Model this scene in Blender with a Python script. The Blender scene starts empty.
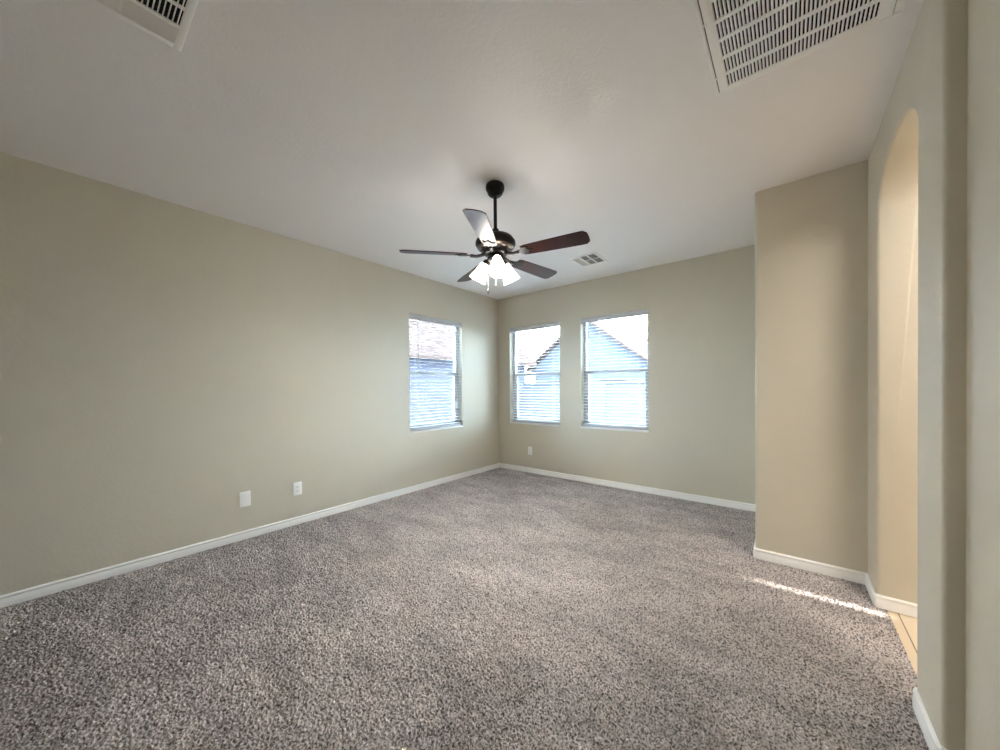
import bpy, bmesh, math, random
import numpy as np
from mathutils import Vector, Matrix
random.seed(4); rng = np.random.default_rng(7)
S = bpy.context.scene
COL = S.collection
PI = math.pi

# ------------------------------------------------------------------ camera
H = 2.74                      # ceiling height
cam_d = bpy.data.cameras.new('camera'); cam = bpy.data.objects.new('camera', cam_d); COL.objects.link(cam)
cam_d.sensor_width = 36.0; cam_d.lens = 36.0 * 0.35443; cam_d.shift_y = 0.0164
cam_d.clip_start = 0.02; cam_d.clip_end = 300
yaw, pit, rol = math.radians(39.133), math.radians(-0.503), math.radians(-0.481)
F = Vector((-math.sin(yaw)*math.cos(pit), math.cos(yaw)*math.cos(pit), math.sin(pit)))
R0 = Vector((math.cos(yaw), math.sin(yaw), 0)); U0 = R0.cross(F)
Rv = R0*math.cos(rol) + U0*math.sin(rol); Uv = -R0*math.sin(rol) + U0*math.cos(rol)
M = Matrix((Rv, Uv, -F)).transposed().to_4x4(); M.translation = Vector((0, 0, 1.294))
cam.matrix_world = M
S.camera = cam

# ------------------------------------------------------------------ world, sun, daylight, exposure
w = bpy.data.worlds.new('sky'); S.world = w; w.use_nodes = True
nt = w.node_tree; nt.nodes.clear()
SUN_EL = math.radians(36)                  # bright, evenly hazy sky
bg = nt.nodes.new('ShaderNodeBackground'); bg.inputs['Strength'].default_value = 8.8
wo = nt.nodes.new('ShaderNodeOutputWorld')
bg.inputs['Color'].default_value = (0.80, 0.91, 1.0, 1)
nt.links.new(bg.outputs[0], wo.inputs['Surface'])

sun_d = bpy.data.lights.new('sun', 'SUN'); sun_d.energy = 3.2; sun_d.angle = math.radians(1.7); sun_d.color = (1.0, 0.93, 0.82)
sun = bpy.data.objects.new('sun', sun_d); COL.objects.link(sun)
sdir = Vector((-math.cos(SUN_EL), 0.0, -math.sin(SUN_EL)))       # the way the light travels
sun.rotation_euler = sdir.to_track_quat('-Z', 'Y').to_euler()

S.view_settings.view_transform = 'Standard'; S.view_settings.look = 'None'
S.view_settings.gamma = 1.0; S.view_settings.use_curve_mapping = False
S.view_settings.exposure = 3.46
S.cycles.max_bounces = 12; S.cycles.diffuse_bounces = 8; S.cycles.glossy_bounces = 4; S.cycles.transparent_max_bounces = 12
S.cycles.sample_clamp_indirect = 12.0
try: S.cycles.use_denoising = True
except Exception: pass

# room plan (metres, camera at the origin)
XL, YB = -3.668, 4.476          # left wall, back wall
XC, YC = -0.195, 3.270          # closet box corner
XR = 0.398                      # right wall with the arch
YJ0, YJ1 = 2.150, 2.977         # arch opening
YE = 1.845                      # near end of the arch wall
XN = 0.4475                     # near wall, set back
YREAR = -1.70
WT = 0.15                       # wall thickness
WZ0, WZ1 = 0.755, 2.245
WIN = [('L', 2.722, 3.645), ('B', -3.435, -2.535), ('B', -2.208, -1.318)]

def area_portal(name, loc, rot, sx, sy):
    d = bpy.data.lights.new(name, 'AREA'); d.shape = 'RECTANGLE'; d.size = sx; d.size_y = sy
    d.cycles.is_portal = True
    o = bpy.data.objects.new(name, d); COL.objects.link(o); o.location = loc; o.rotation_euler = rot
for k, a0, a1 in WIN:
    mid = (a0+a1)/2; zm = (WZ0+WZ1)/2
    if k == 'L': area_portal('daylight_portal', (XL-WT-0.01, mid, zm), (0, math.radians(-90), 0), WZ1-WZ0, a1-a0)
    else: area_portal('daylight_portal', (mid, YB+WT+0.01, zm), (math.radians(-90), 0, 0), a1-a0, WZ1-WZ0)

# warm ceiling light of the hallway, out of view behind the arch wall
hl = bpy.data.lights.new('hallway_light', 'AREA'); hl.shape = 'DISK'; hl.size = 0.8; hl.energy = 4.0; hl.color = (1.0, 0.95, 0.88)
hlo = bpy.data.objects.new('hallway_light', hl); COL.objects.link(hlo); hlo.location = (1.15, 1.75, 2.70)

# ------------------------------------------------------------------ helpers
def tag(o, label=None, cat=None, group=None, kind=None):
    if label: o['label'] = label
    if cat: o['category'] = cat
    if group: o['group'] = group
    if kind: o['kind'] = kind
    return o
def thing(name, loc, label, cat, group=None, rot=(0, 0, 0)):
    o = bpy.data.objects.new(name, None); COL.objects.link(o); o.empty_display_size = 0.1
    o.location = loc; o.rotation_euler = rot
    return tag(o, label, cat, group)
def obj(name, bm, m, parent=None, smooth=None, recalc=True):
    if recalc: bmesh.ops.recalc_face_normals(bm, faces=bm.faces)
    me = bpy.data.meshes.new(name); bm.to_mesh(me); bm.free()
    if smooth is not None:
        for p in me.polygons: p.use_smooth = True
        if smooth < 180: me.set_sharp_from_angle(angle=math.radians(smooth))
    me.materials.append(m)
    o = bpy.data.objects.new(name, me); COL.objects.link(o)
    if parent: o.parent = parent
    return o
def struct(name, bm, m, smooth=None, recalc=True):
    return tag(obj(name, bm, m, None, smooth, recalc), kind='structure')
def box(bm, x0, x1, y0, y1, z0, z1):
    v = [bm.verts.new(p) for p in ((x0,y0,z0),(x1,y0,z0),(x1,y1,z0),(x0,y1,z0),(x0,y0,z1),(x1,y0,z1),(x1,y1,z1),(x0,y1,z1))]
    for f in ((0,3,2,1),(4,5,6,7),(0,1,5,4),(1,2,6,5),(2,3,7,6),(3,0,4,7)): bm.faces.new([v[i] for i in f])
    return v
def bbox(bm, x0, x1, y0, y1, z0, z1, r=0.003, seg=2):
    t = bmesh.new(); box(t, x0, x1, y0, y1, z0, z1)
    bmesh.ops.bevel(t, geom=t.edges[:], offset=r, segments=seg, affect='EDGES', profile=0.5)
    join(bm, t)
def join(bm, t, mat=None):
    if mat is not None: bmesh.ops.transform(t, matrix=mat, verts=t.verts)
    me = bpy.data.meshes.new('tmp'); t.to_mesh(me); t.free(); bm.from_mesh(me); bpy.data.meshes.remove(me)
def lathe(bm, prof, seg=32, mat=None, cap=True):
    t = bmesh.new(); rings = []
    for r, z in prof:
        if r < 1e-5: rings.append([t.verts.new((0, 0, z))])
        else: rings.append([t.verts.new((r*math.cos(2*PI*i/seg), r*math.sin(2*PI*i/seg), z)) for i in range(seg)])
    for a, b in zip(rings, rings[1:]):
        for i in range(seg):
            j = (i+1) % seg
            if len(a) == 1 and len(b) == 1: continue
            if len(a) == 1: t.faces.new((a[0], b[i], b[j]))
            elif len(b) == 1: t.faces.new((a[i], a[j], b[0]))
            else: t.faces.new((a[i], a[j], b[j], b[i]))
    if cap:
        for rg in (rings[0], rings[-1]):
            if len(rg) > 1: t.faces.new(rg)
    join(bm, t, mat)
def tube(bm, pts, r, seg=8):
    pts = [Vector(p) for p in pts]; rings = []
    for i, p in enumerate(pts):
        d = (pts[min(i+1, len(pts)-1)] - pts[max(i-1, 0)]).normalized()
        a = d.orthogonal().normalized(); 
        if rings:
            a = (pa - d*pa.dot(d)).normalized()
        pa = a; b = d.cross(a)
        rr = r[i] if isinstance(r, (list, tuple)) else r
        rings.append([bm.verts.new(p + (a*math.cos(2*PI*k/seg) + b*math.sin(2*PI*k/seg))*rr) for k in range(seg)])
    for A, B in zip(rings, rings[1:]):
        for k in range(seg): bm.faces.new((A[k], A[(k+1) % seg], B[(k+1) % seg], B[k]))
    bm.faces.new(rings[0][::-1]); bm.faces.new(rings[-1])
def prism(bm, poly, h0, h1, axis='z'):
    """polygon (2-D) extruded along an axis"""
    def P(u, v, h): return {'z': (u, v, h), 'x': (h, u, v), 'y': (u, h, v)}[axis]
    A = [bm.verts.new(P(u, v, h0)) for u, v in poly]; B = [bm.verts.new(P(u, v, h1)) for u, v in poly]
    n = len(poly)
    bm.faces.new(A); bm.faces.new(B[::-1])
    for i in range(n): bm.faces.new((A[i], A[(i+1) % n], B[(i+1) % n], B[i]))

# ------------------------------------------------------------------ materials
def srgb(r, g, b):
    f = lambda c: (c/255/12.92) if c/255 <= 0.04045 else ((c/255+0.055)/1.055)**2.4
    return (f(r), f(g), f(b), 1)
def mat(name, col, rough=0.6, metal=0.0, **kw):
    m = bpy.data.materials.new(name); m.use_nodes = True
    b = m.node_tree.nodes['Principled BSDF']
    b.inputs['Base Color'].default_value = col; b.inputs['Roughness'].default_value = rough; b.inputs['Metallic'].default_value = metal
    for k, v in kw.items(): b.inputs[k.replace('_', ' ')].default_value = v
    return m
def N(m, t, **kw):
    n = m.node_tree.nodes.new(t)
    for k, v in kw.items(): setattr(n, k, v)
    return n
def bump(m, scale, strength, dist, detail=3.0, tex='ShaderNodeTexNoise'):
    nt = m.node_tree; b = nt.nodes['Principled BSDF']
    tc = N(m, 'ShaderNodeTexCoord'); n = N(m, tex); bp = N(m, 'ShaderNodeBump')
    n.inputs['Scale'].default_value = scale
    if tex == 'ShaderNodeTexNoise': n.inputs['Detail'].default_value = detail
    bp.inputs['Strength'].default_value = strength; bp.inputs['Distance'].default_value = dist
    nt.links.new(tc.outputs['Object'], n.inputs['Vector']); nt.links.new(n.outputs[0], bp.inputs['Height']); nt.links.new(bp.outputs[0], b.inputs['Normal'])
    return m
def noise_col(m, c0, c1, scale, detail=2, lo=0.35, hi=0.65, stretch=None):
    nt = m.node_tree; b = nt.nodes['Principled BSDF']
    tc = N(m, 'ShaderNodeTexCoord'); n = N(m, 'ShaderNodeTexNoise'); r = N(m, 'ShaderNodeValToRGB')
    n.inputs['Scale'].default_value = scale; n.inputs['Detail'].default_value = detail
    src = tc.outputs['Object']
    if stretch:
        mp = N(m, 'ShaderNodeMapping'); mp.inputs['Scale'].default_value = stretch; nt.links.new(src, mp.inputs[0]); src = mp.outputs[0]
    r.color_ramp.elements[0].position = lo; r.color_ramp.elements[1].position = hi
    r.color_ramp.elements[0].color = c0; r.color_ramp.elements[1].color = c1
    nt.links.new(src, n.inputs['Vector']); nt.links.new(n.outputs[0], r.inputs[0]); nt.links.new(r.outputs[0], b.inputs['Base Color'])
    return m
m_wall = bump(mat('wall_paint', srgb(207, 200, 184), 0.55), 55, 0.25, 0.004)
m_hall = bump(mat('hall_paint', srgb(226, 216, 196), 0.6), 55, 0.2, 0.004)
m_ceil = bump(mat('ceiling_paint', srgb(241, 236, 234), 0.75), 60, 0.3, 0.004)
m_trim = mat('white_trim', srgb(247, 246, 244), 0.35)
m_vinyl = mat('vinyl_backlit_grey', srgb(176, 177, 180), 0.4)  # backlit shade of the sashes and frames put into the grey
m_blind = mat('blind_white', srgb(218, 219, 222), 0.45)  # slats greyed so they stand out against the bright windows
m_valance = mat('valance_backlit_white', srgb(196, 197, 202), 0.45)  # valance and rails: backlit shade put into a greyer white
m_cord = mat('cord', srgb(205, 204, 200), 0.7)
m_wand = mat('wand_plastic', srgb(170, 172, 175), 0.3)
m_plastic = mat('outlet_plastic', srgb(252, 250, 248), 0.3)
m_slot = mat('dark_slot', srgb(35, 33, 31), 0.6)
m_vent = mat('vent_enamel', srgb(247, 243, 239), 0.4)
m_duct = mat('duct_dark', srgb(14, 13, 13), 0.9)
m_bronze = mat('bronze_metal', srgb(12, 9, 8), 0.42, 0.1, Specular_IOR_Level=0.3)
m_walnut = noise_col(mat('walnut_blade', srgb(60, 26, 22), 0.38, Specular_IOR_Level=0.3, Coat_Weight=0.12, Coat_Roughness=0.25), srgb(38, 11, 9), srgb(66, 21, 17), 9, 3, 0.3, 0.7, (1.2, 14, 14))
m_subfloor = mat('subfloor', srgb(90, 84, 80), 0.9)
m_steel = mat('screw_steel', srgb(150, 148, 144), 0.35, 0.8)
# frosted lamp glass: lit from inside
m_shade = mat('frosted_glass', srgb(250, 244, 232), 0.35); b = m_shade.node_tree.nodes['Principled BSDF']
b.inputs['Emission Color'].default_value = (1.0, 0.94, 0.86, 1); b.inputs['Emission Strength'].default_value = 2.2
m_bulb = mat('lit_bulb', (1, 1, 1, 1), 0.4); b = m_bulb.node_tree.nodes['Principled BSDF']
b.inputs['Emission Color'].default_value = (1.0, 0.95, 0.89, 1); b.inputs['Emission Strength'].default_value = 128
# window glass: tint added to dim the view outside, with a Fresnel reflection
m_glass = bpy.data.materials.new('window_glass'); m_glass.use_nodes = True; nt = m_glass.node_tree; nt.nodes.clear()
o_ = nt.nodes.new('ShaderNodeOutputMaterial'); mx = nt.nodes.new('ShaderNodeMixShader'); tr = nt.nodes.new('ShaderNodeBsdfTransparent'); gl = nt.nodes.new('ShaderNodeBsdfGlossy'); fr = nt.nodes.new('ShaderNodeFresnel')
tr.inputs[0].default_value = (0.48, 0.52, 0.54, 1); gl.inputs['Roughness'].default_value = 0.02; fr.inputs[0].default_value = 1.3
nt.links.new(fr.outputs[0], mx.inputs[0]); nt.links.new(tr.outputs[0], mx.inputs[1]); nt.links.new(gl.outputs[0], mx.inputs[2]); nt.links.new(mx.outputs[0], o_.inputs[0])
# carpet: yarn flecks in three tones, laid in brushed patches
m_carpet = mat('carpet_yarn', srgb(150, 142, 138), 0.95, Specular_IOR_Level=0.1)
nt = m_carpet.node_tree; b = nt.nodes['Principled BSDF']
tc = N(m_carpet, 'ShaderNodeTexCoord'); n1 = N(m_carpet, 'ShaderNodeTexNoise'); n1.inputs['Scale'].default_value = 125; n1.inputs['Detail'].default_value = 2.0
r1 = N(m_carpet, 'ShaderNodeValToRGB'); e = r1.color_ramp.elements
e[0].position = 0.36; e[0].color = srgb(92, 87, 86); e[1].position = 0.62; e[1].color = srgb(215, 206, 203)
x = e.new(0.47); x.color = srgb(170, 163, 161)
mp = N(m_carpet, 'ShaderNodeMapping'); mp.inputs['Scale'].default_value = (1.2, 2.6, 1); mp.inputs['Rotation'].default_value = (0, 0, 0.7)
n2 = N(m_carpet, 'ShaderNodeTexNoise'); n2.inputs['Scale'].default_value = 1.9; n2.inputs['Detail'].default_value = 4.0; n2.inputs['Distortion'].default_value = 0.6
r2 = N(m_carpet, 'ShaderNodeValToRGB'); r2.color_ramp.elements[0].position = 0.38; r2.color_ramp.elements[1].position = 0.64
r2.color_ramp.elements[0].color = (0.83, 0.83, 0.83, 1); r2.color_ramp.elements[1].color = (1.10, 1.10, 1.10, 1)
mm = N(m_carpet, 'ShaderNodeMix', data_type='RGBA', blend_type='MULTIPLY'); mm.inputs[0].default_value = 1.0
for a_, b_ in ((tc.outputs['Object'], n1.inputs['Vector']), (n1.outputs[0], r1.inputs[0]), (tc.outputs['Object'], mp.inputs[0]), (mp.outputs[0], n2.inputs['Vector']), (n2.outputs[0], r2.inputs[0]),
               (r1.outputs[0], mm.inputs[6]), (r2.outputs[0], mm.inputs[7]), (mm.outputs[2], b.inputs['Base Color'])): nt.links.new(a_, b_)
# beige hall tiles with grout
m_tile = mat('hall_tile', srgb(222, 206, 182), 0.35); nt = m_tile.node_tree; b = nt.nodes['Principled BSDF']
tc = N(m_tile, 'ShaderNodeTexCoord'); br = N(m_tile, 'ShaderNodeTexBrick'); br.offset = 0.0
mp = N(m_tile, 'ShaderNodeMapping'); mp.inputs['Location'].default_value = (-0.482, -2.99, 0)
br.inputs['Scale'].default_value = 1.0; br.inputs['Brick Width'].default_value = 0.6; br.inputs['Row Height'].default_value = 0.6; br.inputs['Mortar Size'].default_value = 0.003
br.inputs['Color1'].default_value = srgb(226, 209, 184); br.inputs['Color2'].default_value = srgb(218, 200, 174); br.inputs['Mortar'].default_value = srgb(128, 114, 98)
nt.links.new(tc.outputs['Object'], mp.inputs[0]); nt.links.new(mp.outputs[0], br.inputs['Vector']); nt.links.new(br.outputs[0], b.inputs['Base Color'])
# outdoors
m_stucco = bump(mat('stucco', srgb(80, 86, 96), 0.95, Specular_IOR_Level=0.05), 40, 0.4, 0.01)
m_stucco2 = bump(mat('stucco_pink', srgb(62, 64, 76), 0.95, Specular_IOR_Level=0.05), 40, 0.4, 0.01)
m_rooft = noise_col(mat('roof_tile', srgb(60, 50, 48), 0.95, Specular_IOR_Level=0.05), srgb(54, 44, 42), srgb(70, 58, 55), 6)
m_ground = noise_col(mat('gravel', srgb(190, 178, 160), 0.95), srgb(186, 180, 172), srgb(206, 200, 192), 12)
m_bwall = bump(mat('block_wall', srgb(80, 84, 90), 0.95, Specular_IOR_Level=0.05), 30, 0.4, 0.01)
m_dglass = mat('dark_pane', srgb(70, 84, 100), 0.1)

# ------------------------------------------------------------------ setting: walls, ceiling, floors
TOP = H + 0.14
def wall_holes(name, fixed, into, u0, u1, holes, m):
    """upright wall: room face at `fixed`, body towards `into`; u runs along the wall; holes = (u0,u1,z0,z1)"""
    axis = 'x' if name in ('wall_left', 'wall_hall_east') else 'y'
    us = sorted({u0, u1, *[h[0] for h in holes], *[h[1] for h in holes]}); zs = sorted({-0.1, TOP, *[h[2] for h in holes], *[h[3] for h in holes]})
    bm = bmesh.new(); V = {}
    def P(u, d, z):
        k = (round(u, 5), d, round(z, 5))
        if k not in V: V[k] = bm.verts.new((d, u, z) if axis == 'x' else (u, d, z))
        return V[k]
    inh = lambda u, z: any(h[0]-1e-6 < u < h[1]+1e-6 and h[2]-1e-6 < z < h[3]+1e-6 for h in holes)
    solid = {}
    for i in range(len(us)-1):
        for j in range(len(zs)-1): solid[i, j] = not inh((us[i]+us[i+1])/2, (zs[j]+zs[j+1])/2)
    d0, d1 = fixed, into
    for (i, j), s in solid.items():
        if not s: continue
        a, b_, c, d = us[i], us[i+1], zs[j], zs[j+1]
        for dd in (d0, d1): bm.faces.new((P(a, dd, c), P(b_, dd, c), P(b_, dd, d), P(a, dd, d)))
        for (ni, nj, q) in ((i-1, j, ((a, c), (a, d))), (i+1, j, ((b_, c), (b_, d))), (i, j-1, ((a, c), (b_, c))), (i, j+1, ((a, d), (b_, d)))):
            if not solid.get((ni, nj), False):
                (p, r), (s_, t) = q; bm.faces.new((P(p, d0, r), P(s_, d0, t), P(s_, d1, t), P(p, d1, r)))
    # rounded drywall corners round each window opening
    es = [e for e in bm.edges if len(e.link_faces) == 2 and e.calc_face_angle(0) > 0.5 and all(any(abs((v.co.y if axis == 'x' else v.co.x)-hu) < 1e-4 for h in holes for hu in h[:2]) and any(abs(v.co.z-hz) < 1e-4 for h in holes for hz in h[2:]) and abs((v.co.x if axis == 'x' else v.co.y)-fixed) < 1e-4 for v in e.verts)]
    bmesh.ops.recalc_face_normals(bm, faces=bm.faces)
    if es: bmesh.ops.bevel(bm, geom=es, offset=0.012, segments=3, affect='EDGES', profile=0.5)
    return struct(name, bm, m, smooth=35)
wall_holes('wall_left', XL, XL-WT, YREAR-WT, YB+WT, [(a0, a1, WZ0, WZ1) for k, a0, a1 in WIN if k == 'L'], m_wall)
wall_holes('wall_back', YB, YB+WT, XL, XC+0.1, [(a0, a1, WZ0, WZ1) for k, a0, a1 in WIN if k == 'B'], m_wall)
bm = bmesh.new(); box(bm, XL, 2.2, YREAR-WT, YREAR, -0.1, TOP); struct('wall_rear', bm, m_wall)
# closet box standing forward of the back wall; its free corner is rounded
def rounded_box(name, x0, x1, y0, y1, m, corners, r=0.026):
    bm = bmesh.new(); box(bm, x0, x1, y0, y1, -0.1, TOP)
    es = [e for e in bm.edges if abs(e.verts[0].co.z-e.verts[1].co.z) > 1 and any(abs(e.verts[0].co.x-cx) < 1e-4 and abs(e.verts[0].co.y-cy) < 1e-4 for cx, cy in corners)]
    bmesh.ops.bevel(bm, geom=es, offset=r, segments=6, affect='EDGES', profile=0.5)
    return struct(name, bm, m, smooth=40)
rounded_box('wall_closet', XC, XR+0.02, YC, YB+WT, m_wall, [(XC, YC)])
# right wall with the arched opening (outline in y,z extruded along x), edges rounded
arch = []
ym, hw, zs_, za = (YJ0+YJ1)/2, (YJ1-YJ0)/2, 2.31, 2.515
for i in range(25):
    t = PI*i/24
    arch.append((ym + hw*math.cos(t), zs_ + (za-zs_)*math.sin(t)))
poly = [(YE, -0.1), (YJ0, -0.1)] + arch[::-1] + [(YJ1, -0.1), (YC+0.02, -0.1), (YC+0.02, TOP), (YE, TOP)]
bm = bmesh.new(); prism(bm, poly, XR, XR+0.16, 'x')
bmesh.ops.recalc_face_normals(bm, faces=bm.faces)
es = []
for e_ in bm.edges:
    a, b_ = e_.verts[0].co, e_.verts[1].co
    if len(e_.link_faces) < 2: continue
    if abs(a.x-b_.x) < 1e-5 and min(a.y, b_.y) > YJ0-1e-3 and max(a.y, b_.y) < YJ1+1e-3 and not (abs(a.z+0.1) < 1e-4 and abs(b_.z+0.1) < 1e-4) and not (a.x > XR+0.1 and max(a.y, b_.y) > YJ1-1e-3 and abs(a.y-b_.y) < 1e-4): es.append(e_)
    elif abs(a.x-b_.x) < 1e-5 and abs(a.y-YE) < 1e-4 and abs(b_.y-YE) < 1e-4: es.append(e_)
bmesh.ops.bevel(bm, geom=es, offset=0.016, segments=4, affect='EDGES', profile=0.5)
struct('wall_right', bm, m_wall, smooth=40)
bm = bmesh.new(); box(bm, XN, XN+0.14, YREAR, YE+0.09, -0.1, TOP); struct('wall_near', bm, m_wall)
# hallway beyond the arch: end wall flush with the far jamb, side wall with an added, unseen slit shaping the sun streak
rounded_box('wall_hall', XR+0.1595, 2.2, YJ1, YB+WT, m_hall, [])
bm = bmesh.new()
sy = 2.897
ex = 2.0
def quadprism(ys, zs):
    prism(bm, list(zip(ys, zs)), ex, ex+0.12, 'x')
tanE = math.tan(SUN_EL)
zb, zt = (ex-0.43)*tanE, (ex+0.32)*tanE          # where the slit must start and end to light the carpet streak
wl0, wl1 = sy-0.038, sy-0.007
wr0, wr1 = sy+0.034, sy+0.007
quadprism((YREAR, wl0, wl1, wl1, YREAR), (-0.1, -0.1, zt, TOP, TOP))
quadprism((wr0, YJ1+0.05, YJ1+0.05, wr1, wr1), (-0.1, -0.1, TOP, TOP, zt))
quadprism((wl0, wr0, wr0, wl0), (-0.1, -0.1, zb, zb))
quadprism((wl1, wr1, wr1, wl1), (zt, zt, TOP, TOP))
struct('wall_hall_east', bm, m_hall)
# ceiling and floors
bm = bmesh.new(); box(bm, XL-WT, 2.2, YREAR-WT, YB+WT, H, H+1.6); struct('ceiling', bm, m_ceil)  # block extended upward, unseen, to shade the left neighbouring house
XT = 0.440                                         # carpet ends, tile begins, inside the arch
bm = bmesh.new(); box(bm, XL-WT, XT+0.002, YREAR-WT, YB+WT, -0.12, -0.016); struct('floor', bm, m_subfloor)
bm = bmesh.new(); box(bm, XT+0.002, 2.2, YREAR-WT, YJ1+0.1, -0.12, -0.002); struct('floor_hall', bm, m_tile)

# carpet: one continuous pile surface, tufts standing up to about 1 cm
st = 0.0052
nx = int((XT-XL)/st)+1; ny = int((YB+0.9)/st)+1
xs = np.linspace(XL, XT, nx); ys = np.linspace(-0.9, YB, ny)
kx = np.fft.fftfreq(nx, st)[None, :]; ky = np.fft.fftfreq(ny, st)[:, None]; kr = np.hypot(kx, ky)
def band(f0, bw):
    z = np.fft.ifft2(np.fft.fft2(rng.standard_normal((ny, nx))) * np.exp(-((kr-f0)/bw)**2)).real
    return z/z.std()
h = 0.0046*band(66, 24) + 0.0020*band(16, 8) + 0.0016*rng.standard_normal((ny, nx))
h = np.clip(h, -0.011, 0.010) - 0.002
jx = rng.uniform(-0.3, 0.3, (ny, nx))*st; jy = rng.uniform(-0.3, 0.3, (ny, nx))*st
jx[:, 0] = jx[:, -1] = 0; jy[0] = jy[-1] = 0
X, Y = np.meshgrid(xs, ys)
co = np.stack([X+jx, Y+jy, h], -1).reshape(-1, 3).astype(np.float32)
inside = (X < XC+0.004) | (Y < YC+0.004)            # nothing under the closet box
inside &= (X < XR+0.02) | ((Y > YJ0-0.08) & (Y < YJ1+0.06)) 
idx = np.arange(nx*ny).reshape(ny, nx)
q = np.stack([idx[:-1, :-1], idx[:-1, 1:], idx[1:, 1:], idx[1:, :-1]], -1)
keep = inside[:-1, :-1] & inside[:-1, 1:] & inside[1:, 1:] & inside[1:, :-1]
q = q[keep]; used = np.unique(q); rm = np.zeros(nx*ny, np.int64); rm[used] = np.arange(len(used)); q = rm[q]; co = co[used]
me = bpy.data.meshes.new('carpet'); nf = len(q)
me.vertices.add(len(co)); me.vertices.foreach_set('co', co.ravel())
me.loops.add(nf*4); me.loops.foreach_set('vertex_index', q.ravel().astype(np.int32))
me.polygons.add(nf); me.polygons.foreach_set('loop_start', (np.arange(nf)*4).astype(np.int32))
me.polygons.foreach_set('use_smooth', np.ones(nf, bool)); me.update(); me.validate(); me.materials.append(m_carpet)
carpet = bpy.data.objects.new('carpet', me); COL.objects.link(carpet)
tag(carpet, 'wall-to-wall speckled grey-taupe frieze carpet covering the room floor', 'carpet', kind='stuff')

# baseboards: stepped profile swept along the foot of each wall (left side of the path = wall)
BBP = [(0, 0.0), (0.013, 0.0), (0.013, 0.043), (0.0095, 0.050), (0.0095, 0.056), (0.012, 0.060), (0.012, 0.066), (0.006, 0.074), (0, 0.074)]
def baseboard(name, path, z0=0.002, m=m_trim):
    bm = bmesh.new(); path = [Vector((*p, 0)) for p in path]; rings = []
    for i, p in enumerate(path):
        dp = (p-path[i-1]).normalized() if i else None
        dn = (path[i+1]-p).normalized() if i < len(path)-1 else None
        n1 = Vector((dp.y, -dp.x, 0)) if dp else None; n2 = Vector((dn.y, -dn.x, 0)) if dn else None   # right-hand side = room
        if n1 and n2: n = (n1+n2); n = n/ max(0.3, n.dot(n1))
        else: n = n1 or n2
        rings.append([bm.verts.new(p + n*d + Vector((0, 0, z0+z))) for d, z in BBP])
    k = len(BBP)
    for A, B in zip(rings, rings[1:]):
        for j in range(k): bm.faces.new((A[j], A[(j+1) % k], B[(j+1) % k], B[j]))
    bm.faces.new(rings[0]); bm.faces.new(rings[-1][::-1])
    return struct(name, bm, m, smooth=30)
baseboard('baseboard_left', [(XL, YREAR), (XL, YB)])
baseboard('baseboard_back', [(XL, YB), (XC, YB)])
baseboard('baseboard_closet', [(XC, YB), (XC, YC+0.018), (XC+0.005, YC+0.005), (XC+0.018, YC), (XR, YC)])
baseboard('baseboard_right', [(XR, YC), (XR, YJ1+0.014), (XR+0.004, YJ1+0.004), (XR+0.014, YJ1), (2.0, YJ1)])
baseboard('baseboard_near', [(XR+0.16, YJ0), (XR+0.016, YJ0), (XR+0.004, YJ0-0.004), (XR, YJ0-0.016), (XR, YE+0.018), (XR+0.005, YE+0.005), (XR+0.018, YE), (XN, YE), (XN, YREAR)])

# ------------------------------------------------------------------ windows (structure) and their blinds (things)
def W(k, u, d, z):
    """u along the wall, d = depth into the wall from the room face"""
    return (XL-d, u, z) if k == 'L' else (u, YB+d, z)
def wbox(bm, k, u0, u1, d0, d1, z0, z1, r=0.0):
    a = W(k, u0, d0, z0); b_ = W(k, u1, d1, z1)
    args = (min(a[0], b_[0]), max(a[0], b_[0]), min(a[1], b_[1]), max(a[1], b_[1]), z0, z1)
    if r: bbox(bm, *args, r=r)
    else: box(bm, *args)
def window(n, k, u0, u1):
    f = bmesh.new(); D0, D1 = 0.088, 0.148; t = 0.036
    wbox(f, k, u0-0.002, u0+t, D0, D1, WZ0-0.002, WZ1+0.002, 0.003); wbox(f, k, u1-t, u1+0.002, D0, D1, WZ0-0.002, WZ1+0.002, 0.003)
    wbox(f, k, u0+t-0.004, u1-t+0.004, D0, D1, WZ0-0.002, WZ0+t, 0.003); wbox(f, k, u0+t-0.004, u1-t+0.004, D0, D1, WZ1-t, WZ1+0.002, 0.003)
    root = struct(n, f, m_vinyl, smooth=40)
    zm = 1.500
    s = bmesh.new()                                                     # lower sash with its meeting rail
    e0, e1 = u0+t-0.002, u1-t+0.002
    wbox(s, k, e0, e1, D0+0.006, D0+0.036, zm-0.024, zm+0.024, 0.003)
    wbox(s, k, e0, e0+0.032, D0+0.006, D0+0.036, WZ0+t-0.003, zm-0.020, 0.003); wbox(s, k, e1-0.032, e1, D0+0.006, D0+0.036, WZ0+t-0.003, zm-0.020, 0.003)
    wbox(s, k, e0+0.028, e1-0.028, D0+0.006, D0+0.036, WZ0+t-0.003, WZ0+t+0.034, 0.003)
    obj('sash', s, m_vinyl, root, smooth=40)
    g = bmesh.new(); wbox(g, k, e0+0.02, e1-0.02, D0+0.020, D0+0.023, WZ0+t+0.02, zm-0.01); obj('pane', g, m_glass, root)
    g = bmesh.new(); wbox(g, k, e0, e1, D0+0.044, D0+0.047, zm+0.01, WZ1-t+0.004); obj('pane', g, m_glass, root)
    l = bmesh.new()
    for uu in ((u0*0.75+u1*0.25), (u0*0.25+u1*0.75)): wbox(l, k, uu-0.03, uu+0.03, D0-0.006, D0+0.016, zm+0.022, zm+0.034, 0.003)
    obj('sash_lock', l, m_vinyl, root, smooth=40)
    s = bmesh.new(); wbox(s, k, u0-0.004, u1+0.004, -0.010, 0.09, WZ0-0.016, WZ0+0.004, 0.004)
    obj('window_sill', s, m_trim, root, smooth=40)
    return root
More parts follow.
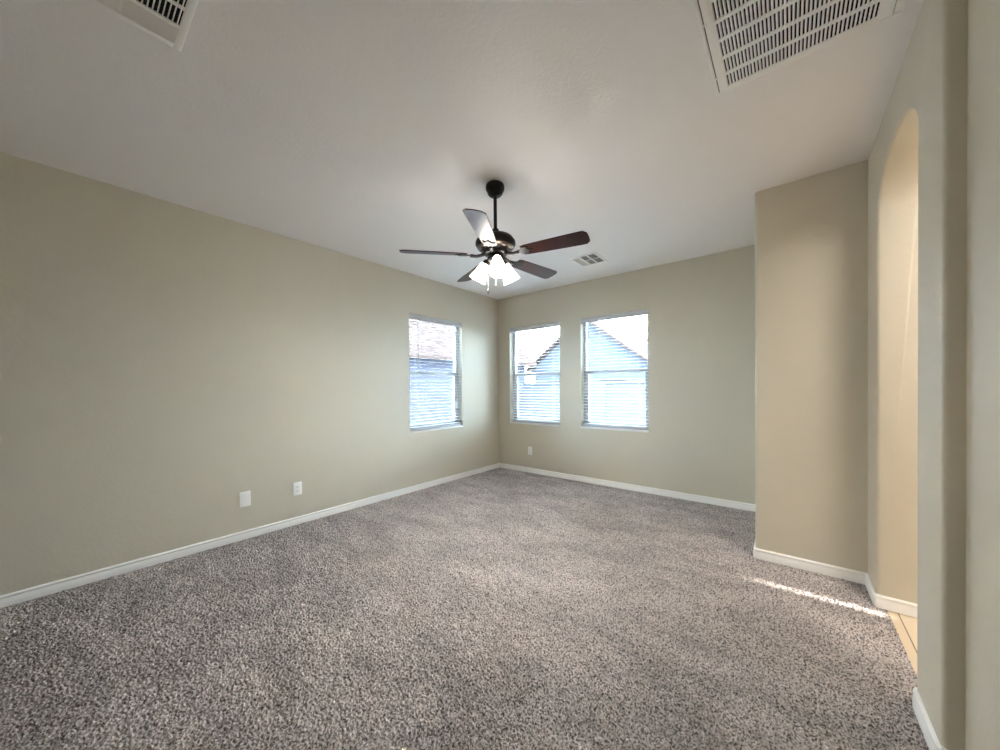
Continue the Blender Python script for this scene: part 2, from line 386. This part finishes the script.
def blind(k, u0, u1, label, wand_u, wand_len):
    root = thing('window_blind', W(k, (u0+u1)/2, 0.04, WZ1-0.002), label, 'blind', 'white horizontal window blinds')
    org = Vector(root.location)
    def done(name, bm, m, parent=root, smooth=40):
        bmesh.ops.translate(bm, verts=bm.verts, vec=-org); return obj(name, bm, m, parent, smooth)
    a, b_ = u0+0.008, u1-0.008
    v = bmesh.new()                                                     # moulded valance over the headrail
    pr = [(0.002, 0.0), (0.010, 0.0), (0.012, -0.010), (0.006, -0.020), (0.006, -0.048), (0.010, -0.058), (0.012, -0.066), (0.002, -0.068)]
    ends = []
    for u in (u0+0.002, u1-0.002): ends.append([v.verts.new(W(k, u, 0.012-(d-0.002), WZ1-0.002+z)) for d, z in pr])
    for j in range(len(pr)): v.faces.new((ends[0][j], ends[0][(j+1) % 8], ends[1][(j+1) % 8], ends[1][j]))
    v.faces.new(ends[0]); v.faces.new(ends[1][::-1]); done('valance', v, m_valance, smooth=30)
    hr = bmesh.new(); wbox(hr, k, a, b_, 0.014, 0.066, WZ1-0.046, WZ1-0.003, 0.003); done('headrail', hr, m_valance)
    zt, zb_ = WZ1-0.085, WZ0+0.050
    n = 33; s = bmesh.new()
    for i in range(n):
        z = zt + (zb_-zt)*i/(n-1)
        rows = []
        for j in range(5):
            x = -0.024+0.012*j; y = 0.0022*(1-(x/0.024)**2) - x*math.tan(math.radians(-5))
            rows.append((0.040+x, z+y))
        vs = []
        for u in (a, b_):
            vs.append([s.verts.new(W(k, u, d, zz+0.0014)) for d, zz in rows] + [s.verts.new(W(k, u, d, zz-0.0014)) for d, zz in rows[::-1]])
        for j in range(10): s.faces.new((vs[0][j], vs[0][(j+1) % 10], vs[1][(j+1) % 10], vs[1][j]))
        s.faces.new(vs[0]); s.faces.new(vs[1][::-1])
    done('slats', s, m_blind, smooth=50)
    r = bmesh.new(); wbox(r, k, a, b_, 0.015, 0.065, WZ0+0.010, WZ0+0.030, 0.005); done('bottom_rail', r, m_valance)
    for fr_ in (0.14, 0.86):
        c = bmesh.new(); u = a+(b_-a)*fr_
        for d in (0.0145, 0.0655): tube(c, [W(k, u, d, WZ1-0.05), W(k, u, d, WZ0+0.02)], 0.0011, 6)
        done('ladder_cord', c, m_cord)
    c = bmesh.new(); tube(c, [W(k, wand_u, 0.006, WZ1-0.055), W(k, wand_u, 0.004, WZ1-0.09), W(k, wand_u, 0.002, WZ1-wand_len)], 0.0042, 8)
    wd = done('tilt_wand', c, m_wand)
    for u in (u0+0.006, u1-0.006):
        c = bmesh.new(); wbox(c, k, u-0.006, u+0.006, 0.0115, 0.040, WZ1-0.020, WZ1-0.002, 0.002); done('mounting_bracket', c, m_steel)
window('window_1', *WIN[0]); window('window_2', *WIN[1]); window('window_3', *WIN[2])
blind('L', WIN[0][1], WIN[0][2], 'white horizontal blind on the left wall window, alone on its wall', 2.862, 0.70)
blind('B', WIN[1][1], WIN[1][2], 'white horizontal blind on the back wall window nearer the room corner', -3.335, 1.40)
blind('B', WIN[2][1], WIN[2][2], 'white horizontal blind on the back wall window farther from the room corner', -2.090, 0.70)

# ------------------------------------------------------------------ ceiling fan
FX, FY = -1.613, 1.946
fan = thing('ceiling_fan', (FX, FY, H+0.013), 'dark bronze ceiling fan with five walnut blades and lit glass lamps', 'ceiling fan')
bm = bmesh.new(); lathe(bm, [(0.0, -0.0131), (0.056, -0.0131), (0.064, -0.020), (0.067, -0.034), (0.066, -0.050), (0.058, -0.066), (0.053, -0.071), (0.053, -0.080), (0.043, -0.092), (0.026, -0.100), (0.0, -0.102)], 40)
obj('canopy', bm, m_bronze, fan, 50)
bm = bmesh.new(); lathe(bm, [(0.0125, -0.095), (0.0125, -0.375)], 20); obj('downrod', bm, m_bronze, fan, 50)
bm = bmesh.new(); lathe(bm, [(0, -0.330), (0.022, -0.330), (0.026, -0.345), (0.030, -0.362), (0.075, -0.372), (0.120, -0.392), (0.141, -0.420), (0.143, -0.440), (0.130, -0.462), (0.098, -0.478), (0.085, -0.490), (0.082, -0.508), (0.055, -0.516), (0, -0.516)], 48)
obj('motor_housing', bm, m_bronze, fan, 40)
m_satin = mat('worn_bronze', srgb(92, 80, 72), 0.30, 0.85)
bm = bmesh.new(); lathe(bm, [(0.112, -0.4715), (0.128, -0.4650), (0.132, -0.462), (0.128, -0.468), (0.112, -0.4745)], 48, cap=False)
for i in range(10):                                             # pierced scroll panels on the underside of the housing
    a = 2*PI*i/10+0.3
    t = bmesh.new()
    lathe(t, [(0.0, 0.004), (0.012, 0.003), (0.020, 0.0), (0.012, -0.002), (0.0, -0.003)], 12)
    join(bm, t, Matrix.Rotation(a, 4, 'Z') @ Matrix.Translation((0.114, 0, -0.4725)) @ Matrix.Rotation(math.radians(-26), 4, 'Y') @ Matrix.Diagonal((0.7, 1.3, 1, 1)))
obj('housing_trim', bm, m_satin, fan, 40)
ZB = 2.223 - H
def blade_outline():
    pts = []
    L0, L1 = 0.205, 0.660
    ws = [(L0, 0.046), (L0+0.03, 0.052), (0.35, 0.058), (0.50, 0.063), (L1-0.050, 0.066)]
    up = ws + [(L1-0.022, 0.066), (L1-0.004, 0.048), (L1, 0.040), (L1+0.002, 0.0)]
    return [(x, y) for x, y in up] + [(x, -y) for x, y in up[::-1][1:]]
for i in range(5):
    ang = math.radians(11.5 + 72*i)
    Mb = Matrix.Rotation(ang, 4, 'Z') @ Matrix.Translation((0, 0, ZB)) @ Matrix.Rotation(math.radians(-13), 4, 'X')
    t = bmesh.new(); prism(t, blade_outline(), -0.003, 0.003, 'z')
    bmesh.ops.bevel(t, geom=[e for e in t.edges if abs(e.verts[0].co.z-e.verts[1].co.z) < 1e-5], offset=0.0015, segments=1, affect='EDGES')
    bl = obj('blade', t, m_walnut, fan, 30)
    bl.matrix_local = Mb
    # blade iron: arm, forked scroll plate, screws, on the underside
    ir = bmesh.new()
    plate = [(0.170, 0.013), (0.195, 0.020), (0.215, 0.040), (0.250, 0.044), (0.262, 0.036), (0.245, 0.024), (0.262, 0.010), (0.285, 0.0), (0.262, -0.010), (0.245, -0.024), (0.262, -0.036), (0.250, -0.044), (0.215, -0.040), (0.195, -0.020), (0.170, -0.013)]
    prism(ir, plate, -0.0085, -0.0032, 'z')
    tube(ir, [(0.075, 0, 0.010), (0.110, 0, -0.004), (0.140, 0, -0.010), (0.180, 0, -0.007)], [0.013, 0.011, 0.011, 0.012], 10)
    for sx_, sy_ in ((0.245, 0.034), (0.245, -0.034), (0.268, 0.0)):
        lathe(ir, [(0.0, -0.0105), (0.004, -0.0100), (0.005, -0.0082)], 10, Matrix.Translation((sx_, sy_, 0)))
    obj('blade_iron', ir, m_bronze, bl, 35)
# light kit
bm = bmesh.new(); lathe(bm, [(0, -0.512), (0.050, -0.512), (0.058, -0.522), (0.060, -0.545), (0.050, -0.562), (0.030, -0.572), (0.012, -0.580), (0.008, -0.592), (0, -0.594)], 32)
TILT = math.radians(31)
lamp_dirs = [math.radians(a) for a in (-44, 76, -164)]
arms = []
for a in lamp_dirs:
    ca, sa = math.cos(a), math.sin(a)
    p = lambda r, z: (ca*r, sa*r, z)
    tube(bm, [p(0.040, -0.540), p(0.054, -0.532), p(0.064, -0.537), p(0.071, -0.547)], 0.008, 10)
    # socket cup
    Mc = Matrix.Translation(p(0.069, -0.543)) @ Matrix.Rotation(a, 4, 'Z') @ Matrix.Rotation(-TILT, 4, 'Y')
    lathe(bm, [(0, 0.006), (0.016, 0.004), (0.021, -0.006), (0.026, -0.026), (0.027, -0.032), (0.0, -0.032)], 20, Mc)
    arms.append(Mc)
obj('light_kit', bm, m_bronze, fan, 40)
for Mc in arms:
    bm = bmesh.new()
    prof = [(r*1.06, -0.026+(z+0.026)*1.12) for r, z in [(0.026, -0.026), (0.029, -0.036), (0.034, -0.055), (0.040, -0.078), (0.047, -0.100), (0.053, -0.120), (0.060, -0.138),
            (0.057, -0.138), (0.050, -0.120), (0.044, -0.100), (0.037, -0.078), (0.031, -0.055), (0.026, -0.036), (0.023, -0.026)]]
    lathe(bm, prof + [prof[0]], 32, cap=False)
    sh = obj('lamp_shade', bm, m_shade, fan, 60); sh.matrix_local = Mc
    bb = bmesh.new(); lathe(bb, [(0, -0.030), (0.012, -0.034), (0.014, -0.050), (0.023, -0.072), (0.026, -0.086), (0.022, -0.102), (0.012, -0.112), (0, -0.114)], 20)
    obj('bulb', bb, m_bulb, sh, 60)
for (dx, dy, ln, fob) in ((-0.062, -0.012, 0.165, True), (-0.019, 0.023, 0.130, False)):
    bm = bmesh.new(); tube(bm, [(dx, dy, -0.560), (dx, dy, -0.580-ln)], 0.0014, 6)
    pc = obj('pull_chain', bm, m_steel, fan, 40)
    bm = bmesh.new(); lathe(bm, [(0, 0.0), (0.0035, -0.004), (0.005, -0.012), (0.006, -0.030), (0.004, -0.036), (0, -0.038)] if fob else [(0, 0), (0.003, -0.002), (0.004, -0.008), (0.003, -0.014), (0, -0.016)], 12, Matrix.Translation((dx, dy, -0.578-ln)))
    obj('pull_fob', bm, m_bronze if fob else m_steel, pc, 40)

# ------------------------------------------------------------------ ceiling vents
def frame_ring(bm, x0, x1, y0, y1, wd, z0, z1, r=0.002):
    bbox(bm, x0, x1, y0, y0+wd, z0, z1, r); bbox(bm, x0, x1, y1-wd, y1, z0, z1, r)
    bbox(bm, x0, x0+wd, y0+wd-0.001, y1-wd+0.001, z0, z1, r); bbox(bm, x1-wd, x1, y0+wd-0.001, y1-wd+0.001, z0, z1, r)
# return-air grille with a hinged door
gx0, gx1, gy0, gy1 = -0.275, 0.345, 1.442, 2.062
gr = thing('return_air_grille', ((gx0+gx1)/2, (gy0+gy1)/2, H), 'large square white return air grille on the ceiling near the arch', 'vent', 'white ceiling vents')
o0 = Vector(gr.location)
def sub(name, bm, m, parent, o, smooth=40):
    bmesh.ops.translate(bm, verts=bm.verts, vec=-o); return obj(name, bm, m, parent, smooth)
bm = bmesh.new(); frame_ring(bm, gx0, gx1, gy0, gy1, 0.013, H-0.009, H+0.002); sub('frame', bm, m_vent, gr, o0)
bm = bmesh.new(); box(bm, gx0+0.010, gx1-0.010, gy0+0.010, gy1-0.010, H-0.0008, H-0.0002); sub('filter_backing', bm, m_duct, gr, o0)
bm = bmesh.new(); ax0, ax1, ay0, ay1 = -0.224, 0.294, 1.493, 2.022
ax1 = 0.272
frame = (gx0+0.017, gx1-0.030, gy0+0.017, gy1-0.017)
bbox(bm, frame[0], ax0, frame[2], frame[3], H-0.011, H-0.003, 0.0015); bbox(bm, ax1, frame[1], frame[2], frame[3], H-0.011, H-0.003, 0.0015)
bbox(bm, ax0-0.001, ax1+0.001, frame[2], ay0, H-0.011, H-0.003, 0.0015); bbox(bm, ax0-0.001, ax1+0.001, ay1, frame[3], H-0.011, H-0.003, 0.0015)
bbox(bm, gx1-0.028, gx1-0.012, gy0+0.017, gy1-0.017, H-0.011, H-0.003, 0.0015)
dp = sub('grille_door', bm, m_vent, gr, o0)
bm = bmesh.new()
for yy in (1.540, 1.641, 1.738, 1.839, 1.937): box(bm, ax0-0.001, ax1+0.001, yy-0.007, yy+0.007, H-0.0108, H-0.004)
n = 39
for i in range(n+1):
    xx = ax0 + (ax1-ax0)*i/n
    t = bmesh.new(); box(t, -0.0028, 0.0028, ay0-0.001, ay1+0.001, -0.0035, 0.0035)
    bmesh.ops.transform(t, matrix=Matrix.Translation((xx, 0, H-0.0068)) @ Matrix.Rotation(math.radians(20), 4, 'Y'), verts=t.verts); join(bm, t)
sub('louvers', bm, m_vent, dp, Vector((0, 0, 0)) + o0, 30)
for yy in (1.625, 1.940):
    bm = bmesh.new(); bbox(bm, gx0+0.009, gx0+0.024, yy-0.005, yy+0.005, H-0.0125, H-0.008, 0.001); sub('latch', bm, m_vent, gr, o0)

def register(loc, rot, sx, sy, cols, rows, slant, label, name='supply_register', margin=0.028):
    """stamped multi-way ceiling register: cols x rows of louvered cells; slant[r][c] = louver direction and angle"""
    rt = thing(name, loc, label, 'vent', 'white ceiling vents', (0, 0, rot))
    bm = bmesh.new(); frame_ring(bm, -sx/2, sx/2, -sy/2, sy/2, margin, -0.007, 0.001, 0.003)
    cw = (sx-2*margin)/cols; rh = (sy-2*margin)/rows; g = 0.007
    for c in range(1, cols): box(bm, -sx/2+margin+cw*c-g, -sx/2+margin+cw*c+g, -sy/2+margin-0.001, sy/2-margin+0.001, -0.0068, -0.001)
    for r in range(1, rows): box(bm, -sx/2+margin-0.001, sx/2-margin+0.001, -sy/2+margin+rh*r-g*0.6, -sy/2+margin+rh*r+g*0.6, -0.0066, -0.001)
    obj('faceplate', bm, m_vent, rt, 40)
    bm = bmesh.new(); box(bm, -sx/2+0.01, sx/2-0.01, -sy/2+0.01, sy/2-0.01, -0.0006, -0.0002); obj('duct_opening', bm, m_duct, rt)
    for r in range(rows):
        for c in range(cols):
            ax, dg = slant[r][c]
            x0 = -sx/2+margin+cw*c; y0 = -sy/2+margin+rh*r
            bm = bmesh.new()
            n = max(3, int(round((rh if ax == 'x' else cw)/0.0135)))
            for i in range(n):
                if ax == 'x':
                    yy = y0+rh*(i+0.5)/n; t = bmesh.new(); box(t, x0-0.001, x0+cw+0.001, -0.0055, 0.0055, -0.0005, 0.0005)
                    Mx = Matrix.Translation((0, yy, -0.0052)) @ Matrix.Rotation(math.radians(dg), 4, 'X')
                else:
                    xx = x0+cw*(i+0.5)/n; t = bmesh.new(); box(t, -0.0055, 0.0055, y0-0.001, y0+rh+0.001, -0.0005, 0.0005)
                    Mx = Matrix.Translation((xx, 0, -0.0052)) @ Matrix.Rotation(math.radians(dg), 4, 'Y')
                join(bm, t, Mx)
            obj('louvers', bm, m_vent, rt, 30)
    return rt
# far register near the back wall, and the one above left, cut by the frame's top edge
register((-1.755, 3.762, H), 0.0, 0.315, 0.345, 3, 2, [[('y', -50), ('x', 25), ('x', 25)], [('y', -50), ('x', 25), ('x', 25)]], 'small white ceiling register of louvered cells near the back wall')
register((-1.820, 0.150, H), 0.0, 0.36, 0.36, 3, 2, [[('y', -48), ('y', 62), ('y', 62)], [('y', -48), ('x', 62), ('x', 62)]], 'white ceiling register above the left foreground, cut off by the top edge', margin=0.026)

# ------------------------------------------------------------------ wall plates
def plate(k, u, z, wd, ht, label, duplex, cat):
    rt = thing('outlet' if duplex else 'wall_plate', W(k, u, 0, z), label, cat, 'white wall plates low on the walls', (0, 0, math.radians(90) if k == 'L' else 0))
    # local frame: x along the wall, -y into the room
    bm = bmesh.new(); bbox(bm, -wd/2, wd/2, -0.0065, 0.0005, -ht/2, ht/2, 0.003, 3); obj('cover_plate', bm, m_plastic, rt, 40)
    if duplex:
        for zz in (0.0195, -0.0195):
            bm = bmesh.new()
            poly = [(0.017*math.cos(t), 0.0145*math.sin(t)) for t in [2*PI*i/20 for i in range(20)]]
            prism(bm, [(max(-0.0155, min(0.0155, x)), z_+zz) for x, z_ in poly], -0.0085, -0.004, 'y')
            rc = obj('receptacle', bm, m_plastic, rt, 40)
            bm = bmesh.new()
            box(bm, -0.0075, -0.0050, -0.0088, -0.0075, zz-0.002, zz+0.007); box(bm, 0.0050, 0.0075, -0.0088, -0.0075, zz-0.001, zz+0.006)
            lathe(bm, [(0, 0.0006), (0.0026, 0.0006), (0.0026, -0.0006), (0, -0.0006)], 12, Matrix.Translation((0, -0.0083, zz-0.007)) @ Matrix.Rotation(PI/2, 4, 'X'))
            obj('socket_slots', bm, m_slot, rc)
        sc = [0.0]
    else: sc = [0.041, -0.041]
    for zz in sc:
        bm = bmesh.new(); lathe(bm, [(0, 0.0012), (0.003, 0.0008), (0.0034, -0.001), (0, -0.001)], 12, Matrix.Translation((0, -0.0068, zz)) @ Matrix.Rotation(PI/2, 4, 'X'))
        obj('cover_screw', bm, m_plastic, rt, 40)
plate('L', 0.980, 0.349, 0.082, 0.130, 'plain white blank wall plate on the left wall, nearest the camera', False, 'wall plate')
plate('L', 1.405, 0.345, 0.078, 0.124, 'white duplex electrical outlet on the left wall beside the blank plate', True, 'outlet')
plate('B', -3.058, 0.338, 0.074, 0.122, 'white duplex electrical outlet on the back wall under the corner window', True, 'outlet')

# ------------------------------------------------------------------ outdoors, seen through the blinds
bm = bmesh.new(); box(bm, -60, 60, -60, 60, -0.35, -0.20); struct('ground', bm, m_ground)
def house(loc, rot, wd, dp, eave, ridge, label, m_w, m_r, gable_front=True):
    rt = thing('neighbor_house', loc, label, 'house', None, (0, 0, rot))
    # local: front at y=0 facing -y
    bm = bmesh.new()
    prism(bm, [(-wd/2, 0), (wd/2, 0), (wd/2, eave), (0, ridge), (-wd/2, eave)], 0.0, dp, 'y') if gable_front else box(bm, -wd/2, wd/2, 0, dp, 0, eave)
    obj('house_walls', bm, m_w, rt)
    bm = bmesh.new(); oh = 0.35
    if gable_front:
        sl = (ridge-eave)/(wd/2)
        for s in (-1, 1):
            prism(bm, [(0, ridge+0.02), (s*(wd/2+oh), eave-sl*oh+0.02), (s*(wd/2+oh), eave-sl*oh+0.14), (0, ridge+0.14)], -oh, dp+oh, 'y')
    else:
        sl = (ridge-eave)/(dp/2)
        for y0, s in ((-oh, 1), (dp+oh, -1)):
            prism(bm, [(dp/2, ridge+0.02), (y0, eave-sl*oh+0.02), (y0, eave-sl*oh+0.14), (dp/2, ridge+0.14)], -wd/2-oh, wd/2+oh, 'x')
    obj('house_roof', bm, m_r, rt)
    for wx in (-wd*0.25, wd*0.25):
        bm = bmesh.new(); frame_pts = (wx-0.5, wx+0.5, 0.75, 1.75)
        for a in ((wx-0.56, wx-0.5, 0.69, 1.81), (wx+0.5, wx+0.56, 0.69, 1.81), (wx-0.5, wx+0.5, 0.69, 0.75), (wx-0.5, wx+0.5, 1.75, 1.81), (wx-0.02, wx+0.02, 0.75, 1.75)):
            box(bm, a[0], a[1], -0.05, 0.02, a[2], a[3])
        wf = obj('house_window', bm, m_rooft, rt)
        bm = bmesh.new(); box(bm, wx-0.5, wx+0.5, -0.02, 0.01, 0.75, 1.75); obj('house_pane', bm, m_dglass, wf)
    return rt
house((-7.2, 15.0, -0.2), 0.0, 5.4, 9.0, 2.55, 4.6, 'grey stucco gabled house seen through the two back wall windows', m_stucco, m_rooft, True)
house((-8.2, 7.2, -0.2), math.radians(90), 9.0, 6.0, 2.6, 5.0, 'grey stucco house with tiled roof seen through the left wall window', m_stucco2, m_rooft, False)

fw = thing('added_garden_wall', (-8.0, 11.6, -0.2), 'grey block garden wall added to darken the view behind the two back windows', 'wall')  # dark wall added to keep bright ground out of the window view
bm = bmesh.new(); box(bm, -14.0, 9.0, 0, 0.2, 0, 1.62)
for k in range(-4, 4):
    box(bm, k*3.0-0.2, k*3.0+0.2, -0.1, 0.3, 0, 1.66)
obj('block_panel', bm, m_bwall, fw)
bm = bmesh.new(); bbox(bm, -14.0, 9.0, -0.05, 0.25, 1.62, 1.70, 0.01); obj('wall_cap', bm, m_bwall, fw)
